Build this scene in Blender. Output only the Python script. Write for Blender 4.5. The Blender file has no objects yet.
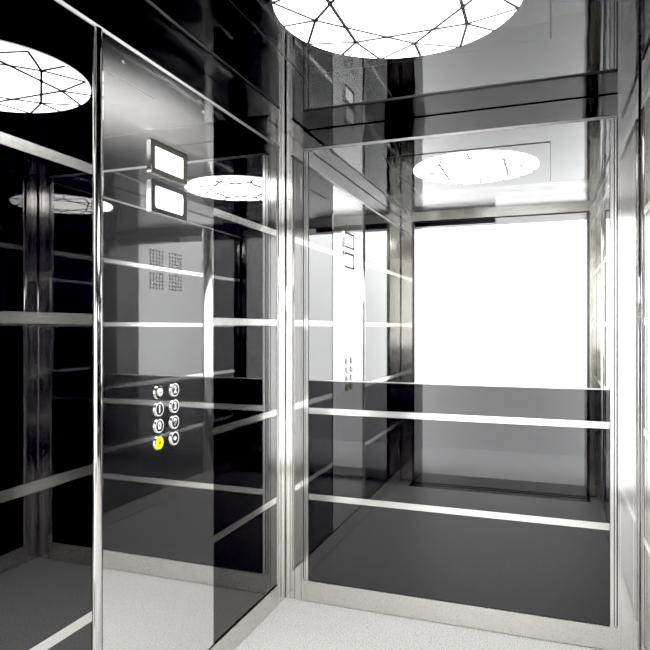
import bpy, bmesh, math, random
from mathutils import Vector, Matrix

random.seed(3)
S = bpy.context.scene
C = S.collection
PI = math.pi

# ------------------------------------------------------------------ room measures (metres, camera above the origin)
XL, XR = -1.196, 0.335           # faces of the left and right cladding
YB, YF = 2.717, 0.28             # faces of the back cladding and of the door wall
ZC = 2.241                       # ceiling
KICK = 0.10
ZT = 2.148                       # thin trim under the frieze
STRIPS = (0.500, 0.908, 1.325, 1.741)
SW = 0.028
TH = 0.018                       # cladding thickness


# ------------------------------------------------------------------ materials
def mat(name, base=(0.5, 0.5, 0.5), rough=0.5, metal=0.0, ior=1.5, emit=None, estr=0.0):
    m = bpy.data.materials.new(name)
    m.use_nodes = True
    b = m.node_tree.nodes['Principled BSDF']
    b.inputs['Base Color'].default_value = (*base, 1)
    b.inputs['Roughness'].default_value = rough
    b.inputs['Metallic'].default_value = metal
    b.inputs['IOR'].default_value = ior
    if emit:
        b.inputs['Emission Color'].default_value = (*emit, 1)
        b.inputs['Emission Strength'].default_value = estr
    return m


def nodes(m):
    return m.node_tree.nodes, m.node_tree.links, m.node_tree.nodes['Principled BSDF']


def tex_coord(m, scale=(1, 1, 1)):
    n, l, b = nodes(m)
    tc = n.new('ShaderNodeTexCoord')
    mp = n.new('ShaderNodeMapping')
    mp.inputs['Scale'].default_value = scale
    l.new(tc.outputs['Object'], mp.inputs['Vector'])
    return mp.outputs['Vector']


def noise(m, vec, scale, detail=2.0):
    n, l, b = nodes(m)
    t = n.new('ShaderNodeTexNoise')
    t.inputs['Scale'].default_value = scale
    t.inputs['Detail'].default_value = detail
    l.new(vec, t.inputs['Vector'])
    return t.outputs['Fac']


def ramp(m, fac, stops):
    n, l, b = nodes(m)
    r = n.new('ShaderNodeValToRGB')
    e = r.color_ramp.elements
    while len(e) < len(stops):
        e.new(0.5)
    for i, (p, c) in enumerate(stops):
        e[i].position = p
        e[i].color = (*c, 1) if len(c) == 3 else c
    l.new(fac, r.inputs['Fac'])
    return r.outputs['Color']


def rough_noise(m, scale3, scale, lo, hi):
    n, l, b = nodes(m)
    f = noise(m, tex_coord(m, scale3), scale, 3)
    l.new(ramp(m, f, [(0.3, (lo, lo, lo)), (0.7, (hi, hi, hi))]), b.inputs['Roughness'])


def bump(m, scale3, scale, strength, dist):
    n, l, b = nodes(m)
    f = noise(m, tex_coord(m, scale3), scale, 1.0)
    bp = n.new('ShaderNodeBump')
    bp.inputs['Strength'].default_value = strength
    bp.inputs['Distance'].default_value = dist
    l.new(f, bp.inputs['Height'])
    l.new(bp.outputs['Normal'], b.inputs['Normal'])


M = {}
M['glass'] = mat('black_glass', (0.003, 0.0025, 0.004), 0.012, 0, 1.82)
M['mirror'] = mat('mirror_steel', (0.90, 0.905, 0.90), 0.0, 1.0)
M['steel'] = mat('polished_steel', (0.76, 0.75, 0.735), 0.09, 1.0)
M['strip'] = mat('satin_strip_steel', (0.86, 0.85, 0.83), 0.18, 1.0)
M['trimline'] = mat('bright_trim_steel', (0.92, 0.91, 0.89), 0.25, 0.0)
M['kick'] = mat('satin_kick_steel', (0.70, 0.685, 0.65), 0.28, 1.0)
rough_noise(M['kick'], (1, 1, 1), 180.0, 0.22, 0.38)
M['frontsteel'] = mat('door_wall_steel', (0.74, 0.72, 0.67), 0.13, 1.0)
bump(M['frontsteel'], (1, 1, 1), 5.0, 0.15, 0.01)
M['hole'] = mat('perforation_grey', (0.03, 0.03, 0.03), 0.5)
M['dark'] = mat('dark_gap', (0.012, 0.012, 0.013), 0.4)
M['chrome'] = mat('chrome', (0.86, 0.85, 0.83), 0.07, 1.0)
M['bezel'] = mat('display_bezel', (0.006, 0.006, 0.009), 0.5, 0, 1.5)
M['bronze'] = mat('display_bezel_bronze', (0.020, 0.018, 0.014), 0.5, 0.0)
M['frieze'] = mat('dark_mirror_steel', (0.32, 0.312, 0.315), 0.04, 1.0)
bump(M['frieze'], (1, 1, 1), 2.2, 0.25, 0.012)
M['ceil'] = mat('dark_mirror_ceiling', (0.006, 0.0055, 0.007), 0.03, 0, 1.42)
M['ceil'].node_tree.nodes['Principled BSDF'].inputs['Specular IOR Level'].default_value = 0.36
bump(M['ceil'], (1, 1, 1), 2.4, 0.2, 0.010)
M['ceilfront'] = mat('ceiling_front_steel', (0.045, 0.044, 0.041), 0.17, 1.0)
bump(M['ceilfront'], (1, 1, 1), 5.0, 0.5, 0.010)
M['lattice'] = mat('lattice_black', (0.02, 0.02, 0.022), 0.5)
M['diffuser'] = mat('lamp_diffuser', (0.9, 0.9, 0.9), 0.5, 0, 1.5, (1.0, 0.985, 0.965), 54.0)
M['screen'] = mat('screen_white', (0.9, 0.9, 0.9), 0.2, 0, 1.5, (0.97, 0.985, 1.0), 1.25)
M['screen_ink'] = mat('screen_ink', (0.7, 0.7, 0.75), 0.3, 0, 1.5, (0.80, 0.81, 0.90), 0.95)
M['button'] = mat('button_black', (0.03, 0.03, 0.032), 0.25)
M['yellow'] = mat('button_yellow', (0.90, 0.74, 0.01), 0.35, 0, 1.5, (1.0, 0.82, 0.0), 0.45)
M['inkwhite'] = mat('button_symbol_white', (0.8, 0.8, 0.8), 0.4, 0, 1.5, (1, 1, 1), 0.5)
M['ring'] = mat('button_lit_ring', (0.7, 0.7, 0.7), 0.3, 0, 1.5, (1, 0.99, 0.97), 0.26)
M['inkdark'] = mat('button_symbol_dark', (0.25, 0.20, 0.02), 0.4)
M['wallwhite'] = mat('lobby_white_wall', (0.86, 0.865, 0.87), 0.8)
M['wallback'] = mat('cabin_shell', (0.03, 0.03, 0.03), 0.6)
M['jamb'] = mat('door_jamb_metal', (0.20, 0.20, 0.195), 0.25, 0.9)
M['sill'] = mat('door_sill_metal', (0.16, 0.155, 0.15), 0.3, 0.9)

for k_ in ('bezel', 'bronze'):
    M[k_].node_tree.nodes['Principled BSDF'].inputs['Specular IOR Level'].default_value = 0.12
# control panel: polished steel with a faint satin bloom over the sharp reflection
m = M['cop'] = mat('control_panel_steel', (0.78, 0.78, 0.78), 0.022, 1.0)
n, l, b = nodes(m)
b2 = n.new('ShaderNodeBsdfPrincipled')
b2.inputs['Base Color'].default_value = (0.72, 0.72, 0.72, 1)
b2.inputs['Metallic'].default_value = 1.0
b2.inputs['Roughness'].default_value = 0.38
b2.inputs['Anisotropic'].default_value = 0.95
tg = n.new('ShaderNodeTangent')
tg.axis = 'Z'
l.new(tg.outputs[0], b2.inputs['Tangent'])
mx = n.new('ShaderNodeMixShader')
mx.inputs[0].default_value = 0.08
l.new(b.outputs[0], mx.inputs[1])
l.new(b2.outputs[0], mx.inputs[2])
l.new(mx.outputs[0], n['Material Output'].inputs['Surface'])

# floor: pale speckled terrazzo
m = M['floor'] = mat('pale_terrazzo', (0.6, 0.6, 0.58), 0.42)
n, l, b = nodes(m)
v = tex_coord(m)
f1 = noise(m, v, 210.0, 4.0)
c1 = ramp(m, f1, [(0.33, (0.15, 0.145, 0.135)), (0.45, (0.66, 0.655, 0.64)), (0.56, (0.80, 0.80, 0.785))])
vo = n.new('ShaderNodeTexVoronoi')
vo.inputs['Scale'].default_value = 120.0
l.new(v, vo.inputs['Vector'])
sp = ramp(m, vo.outputs['Distance'], [(0.12, (0.30, 0.295, 0.28)), (0.24, (1, 1, 1))])
mul = n.new('ShaderNodeMixRGB')
mul.blend_type = 'MULTIPLY'
mul.inputs[0].default_value = 0.75
l.new(c1, mul.inputs[1])
l.new(sp, mul.inputs[2])
l.new(mul.outputs[0], b.inputs['Base Color'])


# ------------------------------------------------------------------ geometry helpers
def add_box(bm, x0, x1, y0, y1, z0, z1):
    r = bmesh.ops.create_cube(bm, size=1.0)
    bmesh.ops.scale(bm, vec=(x1 - x0, y1 - y0, z1 - z0), verts=r['verts'])
    bmesh.ops.translate(bm, vec=((x0 + x1) / 2, (y0 + y1) / 2, (z0 + z1) / 2), verts=r['verts'])
    return r['verts']


def bx(*boxes):
    bm = bmesh.new()
    for b_ in boxes:
        add_box(bm, *b_)
    return bm


def add_prism_z(bm, pts, z0, z1, smooth_from=None, smooth_to=None):
    """vertical prism over the closed outline pts; sides smooth_from..smooth_to shade smooth"""
    lo = [bm.verts.new((x, y, z0)) for x, y in pts]
    hi = [bm.verts.new((x, y, z1)) for x, y in pts]
    k = len(pts)
    for i in range(k):
        j = (i + 1) % k
        f = bm.faces.new((lo[i], lo[j], hi[j], hi[i]))
        if smooth_from is not None and smooth_from <= i < smooth_to:
            f.smooth = True
    bm.faces.new(lo[::-1])
    bm.faces.new(hi)
    bmesh.ops.recalc_face_normals(bm, faces=bm.faces)


def add_lathe(bm, prof, segs=40, mtx=None):
    """revolve (r, h) about local Z"""
    rings = []
    for r, h_ in prof:
        if r < 1e-6:
            rings.append([bm.verts.new((0, 0, h_))])
        else:
            rings.append([bm.verts.new((r * math.cos(2 * PI * k / segs), r * math.sin(2 * PI * k / segs), h_)) for k in range(segs)])
    new = [v_ for r in rings for v_ in r]
    for a, b_ in zip(rings, rings[1:]):
        for k in range(segs):
            j = (k + 1) % segs
            if len(a) == 1 and len(b_) == 1:
                continue
            if len(a) == 1:
                bm.faces.new((a[0], b_[k], b_[j]))
            elif len(b_) == 1:
                bm.faces.new((a[k], a[j], b_[0]))
            else:
                bm.faces.new((a[k], a[j], b_[j], b_[k]))
    bmesh.ops.recalc_face_normals(bm, faces=bm.faces)
    if mtx is not None:
        bmesh.ops.transform(bm, matrix=mtx, verts=new)


def obj(name, bm, m, parent=None, loc=None, bevel=0.0):
    if bevel:
        bmesh.ops.bevel(bm, geom=list(bm.edges), offset=bevel, segments=2, affect='EDGES', profile=0.5)
    me = bpy.data.meshes.new(name)
    bm.to_mesh(me)
    bm.free()
    me.materials.append(m)
    o = bpy.data.objects.new(name, me)
    C.objects.link(o)
    if parent is not None:
        o.parent = parent
    if loc is not None:
        o.location = loc
    return o


def tag(o, label, cat, group=None):
    o['label'] = label
    o['category'] = cat
    if 'kind' not in o:
        o['kind'] = 'thing'
    if group:
        o['group'] = group
    return o


def thing(name, label, cat, loc=(0, 0, 0), group=None):
    o = bpy.data.objects.new(name, None)
    o.empty_display_size = 0.1
    o['kind'] = 'thing'
    C.objects.link(o)
    o.location = loc
    return tag(o, label, cat, group)


def struct(name, bm, m, parent=None, label=None, cat=None):
    o = obj(name, bm, m, parent)
    if parent is None:
        o['kind'] = 'structure'
        if label:
            tag(o, label, cat)
    return o


def struct_empty(name, label, cat):
    o = thing(name, label, cat)
    o['kind'] = 'structure'
    return o


# ------------------------------------------------------------------ shell
struct('floor', bx((XL - 0.06, XR + 0.06, 0.10, YB + 0.06, -0.05, 0.0)), M['floor'],
       label='pale speckled terrazzo floor of the lift cabin', cat='floor')
struct('ceiling', bx((XL - 0.06, XR + 0.06, 1.22, YB + 0.06, ZC, ZC + 0.05)), M['ceil'],
       label='dark mirror polished ceiling around the round lamp', cat='ceiling')
ob = struct('ceiling_front', bx((XL - 0.06, XR + 0.06, 0.0, 1.216, ZC, ZC + 0.05)), M['ceilfront'],
            label='brushed steel ceiling strip between the lamp panel and the doorway', cat='ceiling')
struct('wall_left', bx((XL - 0.08, XL - TH - 0.002, 0.0, YB + 0.08, 0, ZC)), M['wallback'],
       label='left cabin wall behind the glass cladding and control panel', cat='wall')
struct('wall_right', bx((XR + TH + 0.002, XR + 0.08, 0.0, YB + 0.08, 0, ZC)), M['wallback'],
       label='right cabin wall behind the glass cladding', cat='wall')
struct('wall_back', bx((XL - TH - 0.002, XR + TH + 0.002, YB + TH + 0.002, YB + 0.08, 0, ZC)), M['wallback'],
       label='back cabin wall behind the mirror and black glass', cat='wall')

# kick plates
YC = 2.640      # where the side cladding ends and the corner columns begin
XCL, XCR = -1.105, 0.255
struct('baseboard_left', bx((XL - TH, XL + 0.001, 0.30, YC, 0.003, KICK - 0.004)), M['kick'],
       label='satin steel kick plate along the foot of the left wall', cat='baseboard')
struct('baseboard_right', bx((XR - 0.001, XR + TH, 0.30, YC, 0.003, KICK - 0.004)), M['kick'],
       label='satin steel kick plate along the foot of the right wall', cat='baseboard')
struct('baseboard_back', bx((XCL, XCR, YB - 0.001, YB + TH, 0.003, KICK - 0.002)), M['kick'],
       label='satin steel kick plate under the back wall glass', cat='baseboard')

# frieze above the thin trim and the trim itself
struct('trim_1', bx((XL - TH, XL, 0.30, YC, ZT + 0.0066, ZC - 0.004)), M['frieze'],
       label='dark polished frieze over the left wall panels', cat='trim')
struct('trim_2', bx((XR, XR + TH, 0.30, YC, ZT + 0.0066, ZC - 0.004)), M['frieze'],
       label='dark polished frieze over the right wall panels', cat='trim')
struct('trim_3', bx((XCL, XCR, YB, YB + TH, ZT + 0.0066, ZC - 0.004)), M['frieze'],
       label='dark polished frieze over the back mirror', cat='trim')


def bead(axis, base, inward, a0, a1, r=0.0062):
    """half-round bead on a wall face: axis 'y' runs along a side wall, 'x' along the back wall"""
    prof = [(-0.016, -r)] + [(r * math.cos(t), r * math.sin(t)) for t in [-PI / 2 + PI * k / 14 for k in range(15)]] + [(-0.016, r)]
    bm = bmesh.new()
    ends = []
    for a in (a0, a1):
        ends.append([bm.verts.new((base + inward * p, a, ZT + q) if axis == 'y' else (a, base + inward * p, ZT + q)) for p, q in prof])
    k = len(prof)
    for q in range(k):
        w_ = (q + 1) % k
        f = bm.faces.new((ends[0][q], ends[0][w_], ends[1][w_], ends[1][q]))
        f.smooth = 1 <= q < k - 2
    bm.faces.new(ends[0])
    bm.faces.new(ends[1])
    bmesh.ops.recalc_face_normals(bm, faces=bm.faces)
    return bm


struct('trim_4', bead('y', XL, 1, 0.30, YC), M['trimline'], label='thin bright steel line under the left frieze', cat='trim')
struct('trim_5', bead('y', XR, -1, 0.30, YC), M['trimline'], label='thin bright steel line under the right frieze', cat='trim')
struct('trim_6', bead('x', YB, -1, XCL, XCR), M['trimline'], label='thin bright steel line above the back mirror', cat='trim')


# ------------------------------------------------------------------ corner columns
def column_outline(r):
    """outline in local axes: a runs along the side wall into the corner, b along the back wall out of it"""
    g = 0.009
    pts = []
    smooth = []
    side = YB - YC
    pts += [(0, -side), (0, -side + 0.018), (-g, -side + 0.0185), (-g, -side + 0.0215), (0, -side + 0.022)]
    pts += [(0, -r - 0.004), (-g, -r - 0.0035), (-g, -r - 0.0005)]
    s0 = len(pts)
    for k in range(17):
        t = k / 16 * PI / 2
        pts.append((r - r * math.cos(t), -r + r * math.sin(t)))
    s1 = len(pts) - 1
    return pts, s0, s1, r, g


def corner_column(name, label, sx, x0, xend, r):
    pts, s0, s1, r, g = column_outline(r)
    w = abs(xend - x0)
    pts += [(0.0215, 0), (0.022, g), (0.025, g), (0.0255, 0)] + ([(0.046, 0), (0.0465, g), (0.049, g), (0.0495, 0)] if sx > 0 else []) + [(w - 0.012, 0), (w - 0.0115, g), (w - 0.0085, g), (w - 0.008, 0), (w, 0)]
    pts += [(w, TH), (-TH, TH), (-TH, YC - YB)]
    world = [(x0 + sx * a, YB + c) for a, c in pts]
    bm = bmesh.new()
    add_prism_z(bm, world, 0.0, ZC - 0.001, s0, s1)
    o = obj(name, bm, M['steel'])
    return tag(o, label, 'column', 'corner columns of the cabin')


corner_column('corner_column', 'polished steel corner column left of the back mirror', 1, XL, XCL, 0.006)
corner_column('corner_column', 'polished steel corner column right of the back mirror', -1, XR, XCR, 0.006)


# ------------------------------------------------------------------ glass cladding of the side walls
def side_panel(side, y0, y1, label):
    x = XL if side < 0 else XR
    yc = (y0 + y1) / 2
    root = thing('wall_cladding', label, 'wall panel', (x, yc, KICK), 'black glass wall panels')
    hy = (y1 - y0) / 2
    # local: out is towards the room
    def slab(z0, z1, proud):
        a, c = (-TH, proud) if side < 0 else (-proud, TH)
        return (a, c, -hy, hy, z0 - KICK, z1 - KICK)
    edges = [KICK + 0.008] + [e for s in STRIPS for e in (s - SW / 2 - 0.0008, s + SW / 2 + 0.0008)] + [ZT - 0.006]
    for i in range(0, len(edges), 2):
        obj('glass_tile', bx(slab(edges[i], edges[i + 1], 0.0)), M['glass'], root)
    for s in STRIPS:
        st = obj('trim_strip', bx(slab(s - SW / 2, s + SW / 2, 0.0012)), M['strip'], root)
        st['label'] = 'satin steel strip'
    return root


side_panel(-1, 2.040, 2.609, 'black glass panel between the control panel and the left corner column')
side_panel(-1, 0.792, 1.382, 'black glass panel on the left wall at the left picture edge')
side_panel(-1, 0.302, 0.788, 'black glass panel on the left wall next to the doorway, seen in the mirror')
side_panel(1, 0.972, 2.609, 'wide black glass panel on the right wall beside the right corner column')
side_panel(1, 0.302, 0.800, 'black glass panel on the right wall next to the doorway')


def side_post(side, y0, y1, label, name='steel_post', proud=0.012):
    x = XL if side < 0 else XR
    s = 1 if side < 0 else -1
    pts = [(-TH, y0), (proud * 0.15, y0), (proud * 0.15, y0 + 0.006), (proud * 0.4, y0 + 0.0065)]
    a0 = len(pts)
    k = 10
    yc, hw = (y0 + 0.007 + y1 - 0.006) / 2, (y1 - y0 - 0.013) / 2
    for i in range(k + 1):
        t = PI - PI * i / k
        pts.append((proud * 0.4 + proud * 0.6 * math.sin(t), yc + hw * math.cos(t)))
    a1 = len(pts) - 1
    pts += [(proud * 0.4, y1 - 0.0055), (proud * 0.15, y1 - 0.005), (proud * 0.15, y1), (-TH, y1)]
    bm = bmesh.new()
    add_prism_z(bm, [(x + s * p, q) for p, q in pts], KICK, ZT - 0.006, a0, a1)
    return tag(obj(name, bm, M['steel']), label, 'post', 'upright steel posts on the side walls')


side_post(-1, 1.384, 1.4225, 'bright steel upright post along the near edge of the control panel')
side_post(1, 0.802, 0.970, 'broad bright steel upright post between the right wall panels, seen in the mirror')
side_post(-1, 2.611, 2.639, 'slim steel upright between the left glass panel and the corner column', proud=0.005)
side_post(1, 2.611, 2.639, 'slim steel upright at the right picture edge beside the corner column', proud=0.005)

# ------------------------------------------------------------------ back wall: black glass below, mirror above
MB = 1.050
bw = thing('wall_cladding', 'wide black glass panel below the mirror on the back wall', 'wall panel', ((XCL + XCR) / 2, YB, KICK), 'black glass wall panels')
cx0 = (XCL + XCR) / 2
hx = (XCR - XCL) / 2


def bslab(x0, x1, z0, z1, proud):
    return (x0, x1, -proud, TH, z0 - KICK, z1 - KICK)


FR = 0.030
for z0, z1 in ((KICK + 0.001, STRIPS[0] - SW / 2 - 0.0008), (STRIPS[0] + SW / 2 + 0.0008, STRIPS[1] - SW / 2 - 0.0008), (STRIPS[1] + SW / 2 + 0.0008, MB)):
    obj('glass_tile', bx(bslab(-hx + FR, hx - FR, z0, z1, 0)), M['glass'], bw)
for s in STRIPS[:2]:
    st = obj('trim_strip', bx(bslab(-hx + FR, hx - FR, s - SW / 2, s + SW / 2, 0.0012)), M['strip'], bw)
    st['label'] = 'satin steel strip'
mr = thing('wall_mirror', 'large wall mirror over the black glass on the back wall', 'mirror', (cx0, YB, MB))
obj('mirror_glass', bx((-hx + FR, hx - FR, 0.0, TH, 0.006, ZT - 0.006 - MB)), M['mirror'], mr)
obj('bottom_edge', bx((-hx + FR, hx - FR, -0.002, TH, 0.0005, 0.0055)), M['strip'], mr)
for sx, nm in ((-1, 'left'), (1, 'right')):
    xa, xb = (XCL, XCL + FR) if sx < 0 else (XCR - FR, XCR)
    bm = bx((xa + 0.0045, xa + 0.011, YB - 0.001, YB + TH, KICK, ZT - 0.006), 
            (xa + 0.0145, xb - 0.002, YB - 0.005, YB + TH, KICK, ZT - 0.006)) if sx < 0 else \
        bx((xa + 0.002, xa + 0.0155, YB - 0.005, YB + TH, KICK, ZT - 0.006), 
           (xa + 0.019, xb - 0.0045, YB - 0.001, YB + TH, KICK, ZT - 0.006))
    tag(obj('mirror_side_trim', bm, M['strip']), 'upright steel frame strip at the %s side of the back mirror' % nm, 'trim', 'side frames of the mirror')

# ------------------------------------------------------------------ control panel
CY0, CY1 = 1.4245, 2.0365
XP = XL + 0.003
cp = thing('control_panel', 'tall polished steel lift control panel with two white displays and round buttons', 'control panel', (XL, (CY0 + CY1) / 2, KICK))
P0 = Vector((XL, (CY0 + CY1) / 2, KICK))


def loc(y, z):
    """world y, z on the plate face -> local position under the panel's root"""
    return Vector((XP, y, z)) - P0


obj('faceplate', bx((-TH, 0.003, CY0 - P0.y, CY1 - P0.y, 0.006, ZT - 0.006 - KICK)), M['cop'], cp, bevel=0.0008)


def yz_rounded(hw, hh, r, k=6):
    pts = []
    for cx_, cy_, a0 in ((hw - r, hh - r, 0), (-hw + r, hh - r, PI / 2), (-hw + r, -hh + r, PI), (hw - r, -hh + r, 1.5 * PI)):
        for i in range(k + 1):
            a = a0 + PI / 2 * i / k
            pts.append((cx_ + r * math.cos(a), cy_ + r * math.sin(a)))
    return pts


def add_frame_x(bm, outer, inner, x0, x1):
    """picture-frame ring between two outlines (y, z), from depth x0 to x1"""
    n_ = len(outer)
    rings = []
    for pts, x in ((outer, x0), (outer, x1), (inner, x1), (inner, x0)):
        rings.append([bm.verts.new((x, y, z)) for y, z in pts])
    for a in range(4):
        r1, r2 = rings[a], rings[(a + 1) % 4]
        for i in range(n_):
            j = (i + 1) % n_
            bm.faces.new((r1[i], r1[j], r2[j], r2[i]))
    bmesh.ops.recalc_face_normals(bm, faces=bm.faces)


def add_plate_x(bm, pts, x0, x1):
    a = [bm.verts.new((x0, y, z)) for y, z in pts]
    b_ = [bm.verts.new((x1, y, z)) for y, z in pts]
    n_ = len(pts)
    for i in range(n_):
        j = (i + 1) % n_
        bm.faces.new((a[i], a[j], b_[j], b_[i]))
    bm.faces.new(a)
    bm.faces.new(b_)
    bmesh.ops.recalc_face_normals(bm, faces=bm.faces)


DYC = 1.742
for k, (zc, bm_) in enumerate(((1.848, 'bronze'), (1.722, 'bezel'))):
    bm = bmesh.new()
    add_frame_x(bm, yz_rounded(0.105, 0.054, 0.006), yz_rounded(0.101, 0.0505, 0.004), 0.0002, 0.008)
    dsp = obj('display', bm, M['chrome'], cp, loc(DYC, zc))
    dsp['label'] = 'chrome framed display, %s of the two' % ('upper' if k == 0 else 'lower')
    bm = bmesh.new()
    add_frame_x(bm, yz_rounded(0.1008, 0.0503, 0.004), yz_rounded(0.082, 0.036, 0.004 if k == 0 else 0.012), 0.0002, 0.0076)
    obj('bezel', bm, M[bm_], dsp)
    bm = bmesh.new()
    add_plate_x(bm, yz_rounded(0.0818, 0.0358, 0.004 if k == 0 else 0.012), 0.0002, 0.005)
    obj('screen', bm, M['screen'], dsp)
    marks = [[(-0.060, -0.022), (-0.036, -0.022), (-0.048, 0.020)], [(0.012, -0.022), (0.050, -0.022), (0.031, 0.010)]]
    if k == 0:
        marks = [[(-0.055, q), (0.045, q), (0.045, q + 0.002), (-0.055, q + 0.002)] for q in (-0.018, 0.0, 0.016)]
    for pts in marks:
        bm = bmesh.new()
        add_plate_x(bm, pts, 0.0052, 0.0056)
        obj('screen_mark', bm, M['screen_ink'], dsp)

# speaker: four blocks of pinholes
for yy in (1.678, 1.784):
    for zz in (1.526, 1.452):
        bm = bmesh.new()
        for i in range(5):
            for j in range(5):
                mtx = Matrix.Translation((0, (i - 2) * 0.0165, (j - 2) * 0.0115)) @ Matrix.Rotation(PI / 2, 4, 'Y')
                add_lathe(bm, [(0, 0.0006), (0.0043, 0.0006), (0.0043, 0.0001)], 10, mtx)
        obj('speaker_perforation', bm, M['hole'], cp, loc(yy, zz))

RX = Matrix.Rotation(PI / 2, 4, 'Y')


def text_mesh(s, size):
    cu = bpy.data.curves.new('symbol_text', 'FONT')
    cu.body = s
    cu.size = size
    cu.align_x = 'CENTER'
    cu.align_y = 'CENTER'
    cu.extrude = 0.0004
    cu.offset = 0.0009
    to = bpy.data.objects.new('symbol_text', cu)
    C.objects.link(to)
    dg = bpy.context.evaluated_depsgraph_get()
    me = bpy.data.meshes.new_from_object(to.evaluated_get(dg))
    bpy.data.objects.remove(to)
    bm = bmesh.new()
    bm.from_mesh(me)
    # text x -> +y of the room, text y -> z, text z -> +x
    mtx = Matrix(((0, 0, 1, 0), (1, 0, 0, 0), (0, 1, 0, 0), (0, 0, 0, 1)))
    bmesh.ops.transform(bm, matrix=mtx, verts=bm.verts)
    return bm


def button(y, z, kind, label):
    bm = bmesh.new()
    add_lathe(bm, [(0.0235, 0.0002), (0.0235, 0.0030), (0.0220, 0.0048), (0.0192, 0.0048), (0.0182, 0.0040), (0.0182, 0.0002)], 40, RX)
    for f in bm.faces:
        f.smooth = False
    b0 = obj('button', bm, M['chrome'], cp, loc(y, z))
    b0['label'] = label
    if kind == 'key':
        bm = bmesh.new()
        add_lathe(bm, [(0.0180, 0.0002), (0.0180, 0.0030), (0, 0.0030)], 40, RX)
        obj('button_face', bm, M['button'], b0)
        bm = bmesh.new()
        add_lathe(bm, [(0.0130, 0.0031), (0.0130, 0.0075), (0.0120, 0.0088), (0, 0.0092)], 32, RX)
        obj('lock_barrel', bm, M['trimline'], b0)
        obj('keyhole', bx((0.0091, 0.0098, -0.0085, 0.0085, -0.0012, 0.0012)), M['dark'], b0)
        return
    bm = bmesh.new()
    add_lathe(bm, [(0.0192, 0.0047), (0.0222, 0.0047), (0.0222, 0.0052), (0.0192, 0.0052)], 40, RX)
    if kind != 'alarm':
        obj('lit_ring', bm, M['ring'], b0)
    else:
        bm.free()
    bm = bmesh.new()
    h_ = 0.0056 if kind == 'alarm' else 0.0042
    rr = 0.0205 if kind == 'alarm' else 0.0180
    add_lathe(bm, [(0.0180, 0.0002), (0.0180, 0.0049), (rr, 0.0049), (rr, h_ - 0.0003), (rr - 0.0012, h_), (0, h_)] if kind == 'alarm' else [(rr, 0.0002), (rr, h_ - 0.001), (rr - 0.0012, h_), (0, h_)], 40, RX)
    obj('button_face', bm, M['yellow'] if kind == 'alarm' else M['button'], b0)
    if kind == 'alarm':
        bm = bmesh.new()
        bell = [(-0.0075, -0.004), (0.0075, -0.004), (0.0055, -0.001), (0.0048, 0.003), (0.003, 0.0062), (0, 0.0074), (-0.003, 0.0062), (-0.0048, 0.003), (-0.0055, -0.001)]
        add_plate_x(bm, bell, h_ + 0.0001, h_ + 0.0006)
        add_plate_x(bm, [(0.0018 * math.cos(a * PI / 6), -0.0066 + 0.0018 * math.sin(a * PI / 6)) for a in range(12)], h_ + 0.0001, h_ + 0.0006)
        obj('button_symbol', bm, M['inkdark'], b0)
    elif kind == 'door':
        bm = bmesh.new()
        for s in (-1, 1):
            add_plate_x(bm, [(s * 0.0025, -0.006), (s * 0.0105, 0.0), (s * 0.0025, 0.006)], h_ + 0.0001, h_ + 0.0006)
        add_plate_x(bm, [(-0.0008, -0.0085), (0.0008, -0.0085), (0.0008, 0.0085), (-0.0008, 0.0085)], h_ + 0.0001, h_ + 0.0006)
        obj('button_symbol', bm, M['inkwhite'], b0)
    else:
        bm = text_mesh(kind, 0.034)
        bmesh.ops.translate(bm, vec=(h_ + 0.0005, 0, 0), verts=bm.verts)
        obj('button_symbol', bm, M['inkwhite'], b0)


YA, YBt = 1.688, 1.776
ZB = (1.0915, 1.0365, 0.9825, 0.928)
button(YA, ZB[0], 'key', 'key switch with a silver lock barrel')
button(YBt, ZB[0], '2', 'round button marked 2')
button(YA, ZB[1], '1', 'round button marked 1')
button(YBt, ZB[1], '3', 'round button marked 3')
button(YA, ZB[2], '0', 'round button marked 0')
button(YBt, ZB[2], '9', 'round button in the third row, right column')
button(YA, ZB[3], 'alarm', 'yellow alarm button')
button(YBt, ZB[3], 'door', 'door opening button with two arrows')
for y, z in ((1.513, 2.093), (1.965, 2.093)):
    bm = bmesh.new()
    add_lathe(bm, [(0.0065, 0.0001), (0.0058, 0.0024), (0.003, 0.0038), (0, 0.0040)], 20, RX)
    obj('screw', bm, M['chrome'], cp, loc(y, z))

# ------------------------------------------------------------------ round ceiling lamp with a star lattice
LX, LY, LR = -0.415, 1.735, 0.357
lamp = thing('ceiling_light', 'large round glowing ceiling lamp crossed by a black star lattice', 'ceiling lamp', (LX, LY, ZC))
g = 0.003
obj('mounting_panel', bx((-0.86 - LX, 0.0 - LX, 1.224 - LY, 2.125 - LY, -g, -0.0002)), M['ceil'], lamp)
px0, px1, py0, py1, gw = -0.86 - LX, 0.0 - LX, 1.224 - LY, 2.125 - LY, 0.005
obj('panel_gap', bx((px0 - gw, px1 + gw, py1, py1 + gw, -0.0012, -0.0002), (px1, px1 + gw, py0, py1, -0.0012, -0.0002), (px0 - gw, px0, py0, py1, -0.0012, -0.0002)), M['dark'], lamp)
bm = bmesh.new()
add_lathe(bm, [(LR, -g - 0.0002), (LR, -0.008), (LR - 0.002, -0.009), (0, -0.009)], 96)
obj('diffuser', bm, M['diffuser'], lamp)
bm = bmesh.new()


def bar(a, c, w=0.0035, z0=-0.0125, z1=-0.0092):
    a, c = Vector(a), Vector(c)
    d = (c - a).normalized()
    nrm = Vector((-d.y, d.x)) * w
    vs = []
    for z in (z0, z1):
        for p in (a + nrm, c + nrm, c - nrm, a - nrm):
            vs.append(bm.verts.new((p.x, p.y, z)))
    for q in ((0, 1, 2, 3), (7, 6, 5, 4), (0, 4, 5, 1), (1, 5, 6, 2), (2, 6, 7, 3), (3, 7, 4, 0)):
        bm.faces.new([vs[i] for i in q])


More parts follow.
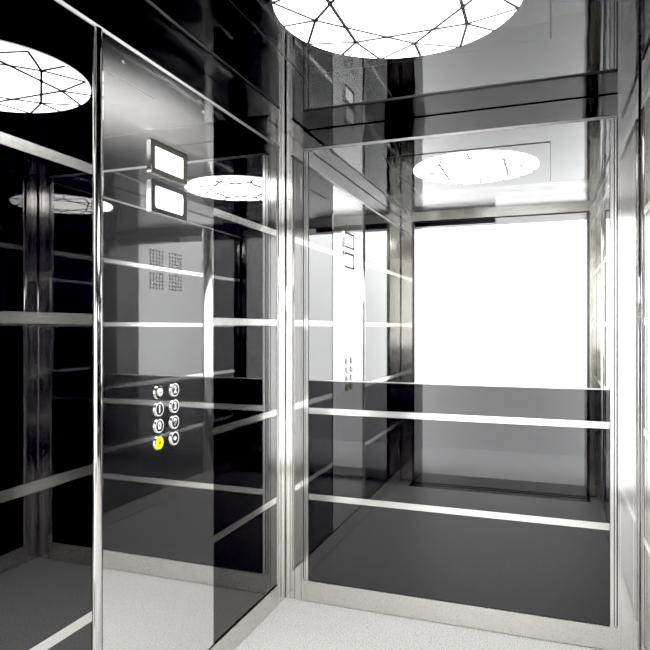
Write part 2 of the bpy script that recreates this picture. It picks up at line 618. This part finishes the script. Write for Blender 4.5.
def pol(r, deg):
    return (r * math.cos(math.radians(deg)), r * math.sin(math.radians(deg)))


RN = 0.251
for k in range(8):
    a = 45 * k
    nd = pol(RN, a)
    bar(nd, pol(RN, a + 90), 0.0052 if k % 2 else 0.0046)          # chords of the eight-pointed star
    bar(nd, pol(LR, a), 0.0046)                                    # spoke to the rim
    bar(nd, pol(LR - 0.001, a + 22.5), 0.0042)
    bar(nd, pol(LR - 0.001, a - 22.5), 0.0042)
    add_lathe(bm, [(0, -0.0132), (0.0105, -0.0128), (0.0105, -0.0092)], 14, Matrix.Translation((*nd, 0)))
    add_lathe(bm, [(0, -0.0130), (0.008, -0.0127), (0.008, -0.0092)], 12, Matrix.Translation((*pol(RN * math.cos(PI / 4) / math.cos(PI / 8), a + 22.5), 0)))
obj('lattice', bm, M['lattice'], lamp)

# ------------------------------------------------------------------ door wall (behind the camera, seen in the mirror)
DX0, DX1, DZ = -1.076, 0.267, 2.190
struct('wall_front', bx((XL - 0.08, DX0 - 0.02, -0.06, YF, 0, ZC), (DX1 + 0.02, XR + 0.08, -0.06, YF, 0, ZC), (DX0 - 0.02, DX1 + 0.02, -0.06, YF, DZ + 0.012, ZC)),
       M['frontsteel'], label='steel door wall around the open doorway, seen in the mirror', cat='wall')
dr = struct_empty('door_1', 'open lift doorway with bright steel jambs, seen in the mirror', 'doorway')
for x0, x1 in ((DX0 - 0.0195, DX0), (DX1, DX1 + 0.0195)):
    obj('jamb', bx((x0, x1, -0.06, YF + 0.012, 0.0, DZ)), M['jamb'], dr)
obj('header', bx((DX0 - 0.0195, DX1 + 0.0195, -0.06, YF + 0.006, DZ, DZ + 0.0115)), M['dark'], dr)
obj('door_track', bx((DX0, -0.42, 0.16, YF - 0.002, DZ - 0.036, DZ - 0.0005)), M['dark'], dr)
obj('sill', bx((DX0 - 0.0195, DX1 + 0.0195, -0.06, 0.0999, -0.05, 0.0005), (DX0 - 0.0195, DX1 + 0.0195, 0.1, 0.44, 0.0005, 0.003), (DX0, DX1, 0.30, 0.31, 0.003, 0.007), (DX0, DX1, 0.36, 0.37, 0.003, 0.007)), M['sill'], dr)

# ------------------------------------------------------------------ white lobby added outside the doorway to supply the white in the reflections
LB = -1.30
struct('floor_lobby', bx((-3.6, 2.8, LB - 0.1, -0.061, -0.05, 0.0)), M['wallwhite'], label='white lobby floor added outside the doorway', cat='floor')
struct('wall_lobby', bx((-3.6, 2.8, LB - 0.1, LB, 0.0, 3.0)), M['wallwhite'], label='bright white lobby wall added outside the doorway, seen in the mirror', cat='wall')
struct('ceiling_lobby', bx((-3.6, 2.8, LB - 0.1, -0.061, 3.0, 3.05)), M['wallwhite'], label='added white lobby ceiling', cat='ceiling')


def area(name, loc_, rot, sx, sy, power, col=(1, 1, 1)):
    li = bpy.data.lights.new(name, 'AREA')
    li.shape = 'RECTANGLE'
    li.size, li.size_y = sx, sy
    li.energy = power
    li.color = col
    o = bpy.data.objects.new(name, li)
    C.objects.link(o)
    o.location = loc_
    o.rotation_euler = rot
    return o


# unseen fill lights added either side of the doorway to whiten the lobby wall
area('lobby_wall_fill', (-1.95, -0.12, 1.3), (-PI / 2, 0, 0), 0.7, 2.5, 108)
area('lobby_wall_fill', (1.15, -0.12, 1.3), (-PI / 2, 0, 0), 0.7, 2.5, 108)

area('lobby_floor_fill', (-0.4, -0.65, 2.95), (0, 0, 0), 2.6, 0.9, 105)  # unseen overhead fill, added to brighten the lobby floor

w = bpy.data.worlds.new('World')
w.use_nodes = True
w.node_tree.nodes['Background'].inputs[0].default_value = (0.5, 0.5, 0.5, 1)
w.node_tree.nodes['Background'].inputs[1].default_value = 0.05
S.world = w

# ------------------------------------------------------------------ camera and render look
cam = bpy.data.cameras.new('Camera')
cam.sensor_width = 36
cam.lens = 36 * 615 / 650
cam.shift_y = 3 / 650
cam.clip_start = 0.01
co = bpy.data.objects.new('Camera', cam)
C.objects.link(co)
co.location = (0, 0, 1.3)
co.rotation_euler = (PI / 2, 0, math.atan(225 / 615))
S.camera = co
S.view_settings.view_transform = 'Standard'
S.view_settings.look = 'None'
S.view_settings.use_curve_mapping = True
S.view_settings.curve_mapping.black_level = (0.012, 0.012, 0.011)
S.view_settings.curve_mapping.update()
S.cycles.max_bounces = 14
S.cycles.glossy_bounces = 12
S.cycles.diffuse_bounces = 4
S.cycles.caustics_reflective = False
S.cycles.caustics_refractive = False
S.cycles.sample_clamp_direct = 4.0
S.cycles.sample_clamp_indirect = 3.0
